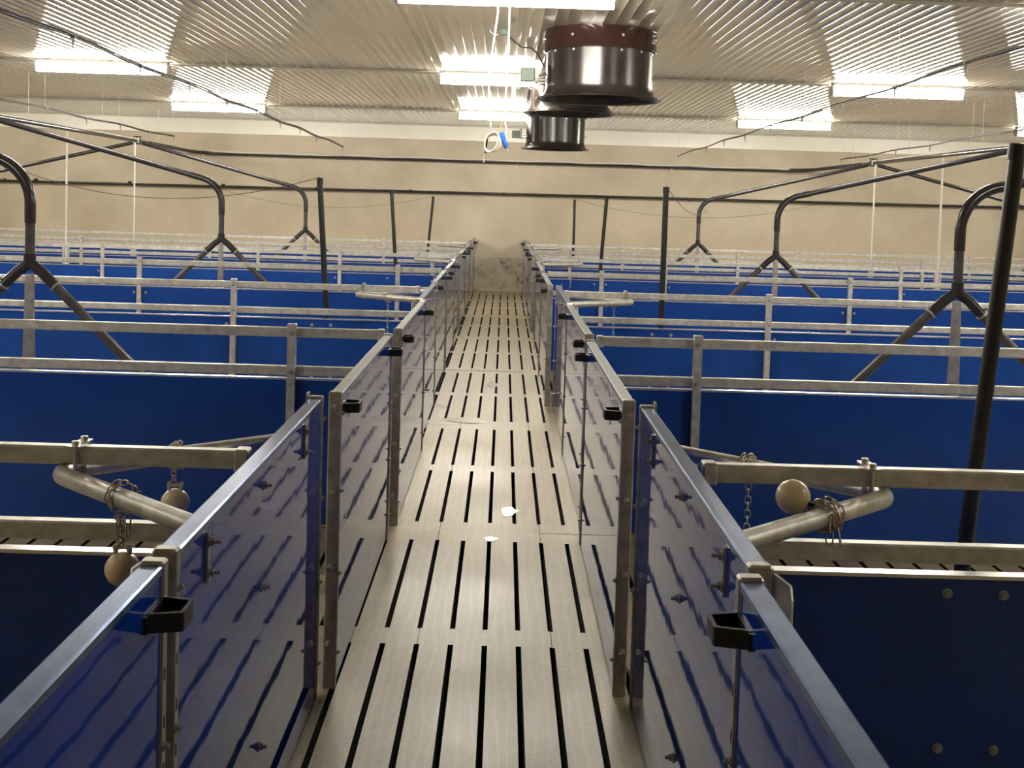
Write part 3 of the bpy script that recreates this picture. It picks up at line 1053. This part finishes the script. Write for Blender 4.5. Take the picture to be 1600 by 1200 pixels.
# dark drinker poles in the pens
def pole(x0, z0, x1, z1, y, label):
    """leaning pole through two measured points, down to the slats"""
    k = (x1 - x0) / (z1 - z0)
    xb = x0 - k * z0
    t = thing('drinker_pole', (xb, y, 0), label, 'pole', 'dark drinker poles')
    MB().tube([(k * ZF, 0, ZF), (k * z1, 0, z1 - .03)], .0245, 14).build('pole', M['pole'], t)
    MB().tube([(k * (z1 - .05), 0, z1 - .05), (k * z1, 0, z1)], .0275, 14).build('cap', M['black_plastic'], t)
    MB().tube([(k * ZF, 0, ZF), (k * .1, 0, .08)], .033, 14).build('foot', M['black_plastic'], t)
    MB().tube([(k * .42, -.02, .42), (k * .42, -.085, .38)], .011, 8).build('nipple', M['clamp'], t)
    return t
pole(1.467, .577, 1.574, 1.90, 3.75, 'thick dark leaning pole in the nearest right pen')
pole(-1.471, .738, -1.549, 1.847, 10.2, 'dark leaning pole in the left pens, nearest of the left ones')
pole(1.347, .74, 1.349, 1.86, 10.2, 'dark upright pole in the right pens, beyond the thick leaning one')
pole(-1.457, .848, -1.533, 1.826, 16.5, 'dark leaning pole in the left pens, second of the left ones')
pole(1.321, .756, 1.380, 1.818, 16.5, 'dark pole in the right pens tilted outward, second nearest the far wall')
pole(-1.392, 1.095, -1.338, 1.79, 22.8, 'dark pole by the far wall left of the aisle')
pole(1.314, .936, 1.310, 1.81, 22.8, 'dark pole by the far wall right of the aisle')

# pale support poles under the main feed lines
for s in (-1, 1):
    nm = 'left' if s < 0 else 'right'
    for y, wl in ((17.3, 'nearer'), (20.45, 'farther')):
        t = thing('support_pole', (s * 6.21, y, 0), 'thin pale support pole under the %s main feed pipe, the %s one' % (nm, wl), 'pole', 'support poles of the feed lines')
        MB().tube([(0, 0, ZF), (0, 0, 2.527)], .0155, 10).build('pole', M['white_paint'], t)
        MB().box(-.045, -.018, -.02, .02, .55, .93).build('bracket', M['galv'], t)
        MB().box(.018, .045, -.02, .02, .55, .93).build('bracket', M['galv'], t)

# ------------------------------------------------------------------ fogging lines hung from the ceiling
def fog(x, z0, z1, y0, y1, label, r):
    t = thing('fogging_line', (x, y0, 0), label, 'pipe', 'fogging lines under the ceiling')
    L = y1 - y0
    N = 60
    def zz(y):
        f = y / L
        return z0 + (z1 - z0) * f +   .011 * math.cos(2 * math.pi * y / 3.05 + x)
    for dx, nm in ((-.009, 'pipe'), (.010, 'hose')):
        MB().tube([(dx, L * k / N, zz(L * k / N) + (.010 if dx > 0 else 0)) for k in range(N + 1)], r if dx < 0 else r * .7, 8).build(nm, M['pole'], t)
    y = L
    k = 0
    while y > 1:
        z = zz(y)
        nz = MB().tube([(0, y, z), (0, y, z - .05)], .010, 8)
        nz.tube([(0, y, z - .045), (0, y - .004, z - .085)], .006, 6)
        nz.tube([(-.018, y, z), (.018, y, z)], .014, 8)
        nz.build('nozzle', M['bolt_dull'], t)
        if k % 2 == 0:
            MB().tube([(0, y - .06, z), (0, y - .06, ZC - .002)], .0028, 5).build('hanger_cord', M['cord_white'], t)
        y -= 1.55
        k += 1
    return t
fog(-3.0, 2.76, 2.66, 1.0, 22.4, 'sagging dark fogging line with nozzles over the inner left pens', .010)
fog(-6.09, 2.81, 2.735, 1.0, 22.4, 'thin dark fogging line over the outer left pens', .0085)
fog(3.165, 2.77, 2.675, 1.0, 22.4, 'sagging dark fogging line with nozzles over the inner right pens', .010)
fog(6.17, 2.89, 2.685, 1.0, 22.4, 'thin dark fogging line over the outer right pens', .0085)

# thin wires slung between the poles
def wire(p, q, sag, label):
    p, q = Vector(p), Vector(q)
    t = thing('thin_wire', p, label, 'wire', 'thin wires between the poles')
    pts = [(q - p) * (k / 24) + Vector((0, 0, -sag * 4 * (k / 24) * (1 - k / 24))) for k in range(25)]
    MB().tube(pts, .0032, 5).build('strand', M['wire'], t)
wire((-1.549, 10.2, 1.853), (-4.6, 11.6, 1.86), .22, 'thin dark wire slung from the left leaning pole across the pens')
wire((-1.338, 22.8, 1.797), (-5.5, 22.9, 1.86), .30, 'thin dark wire drooping along the far wall left of the aisle')
wire((1.349, 10.2, 1.866), (3.4, 20.4, 1.70), .16, 'thin dark wire slung from the right upright pole to a feed drop')
wire((1.310, 22.8, 1.817), (5.9, 22.9, 1.86), .30, 'thin dark wire drooping along the far wall right of the aisle')

# ------------------------------------------------------------------ puddles on the aisle
def puddle(x, y, rx, ry, seed, label):
    rnd = random.Random(seed)
    n = 22
    ks = [rnd.uniform(.62, 1.15) for _ in range(n)]
    ks = [(ks[i - 1] + ks[i] * 2 + ks[(i + 1) % n]) / 4 for i in range(n)]
    ring = [(rx * k * math.cos(2 * math.pi * i / n), ry * k * math.sin(2 * math.pi * i / n)) for i, k in enumerate(ks)]
    vs = [(a, b, .0) for a, b in ring] + [(a * .94, b * .94, .0012) for a, b in ring] + [(0, 0, .0012)]
    fs = [(i, (i + 1) % n, n + (i + 1) % n, n + i) for i in range(n)] + [(n + i, n + (i + 1) % n, 2 * n) for i in range(n)]
    o = MB().add(vs, fs, False).build('puddle', M['puddle'])
    o.location = (x, y, ZF + .002)
    tag(o, label, 'puddle', 'wet spots on the aisle floor')
puddle(-.02, 6.11, .038, .05, 1, 'small wet spot at the slab joint nearest the viewer')
puddle(.075, 6.68, .055, .11, 2, 'small wet spot beyond the nearest slab joint, right of the middle')
puddle(-.25, 9.52, .20, .14, 3, 'long wet streak along the second slab joint, left of the middle')
puddle(-.06, 11.45, .06, .20, 4, 'wet spot between two slots in the middle of the aisle')
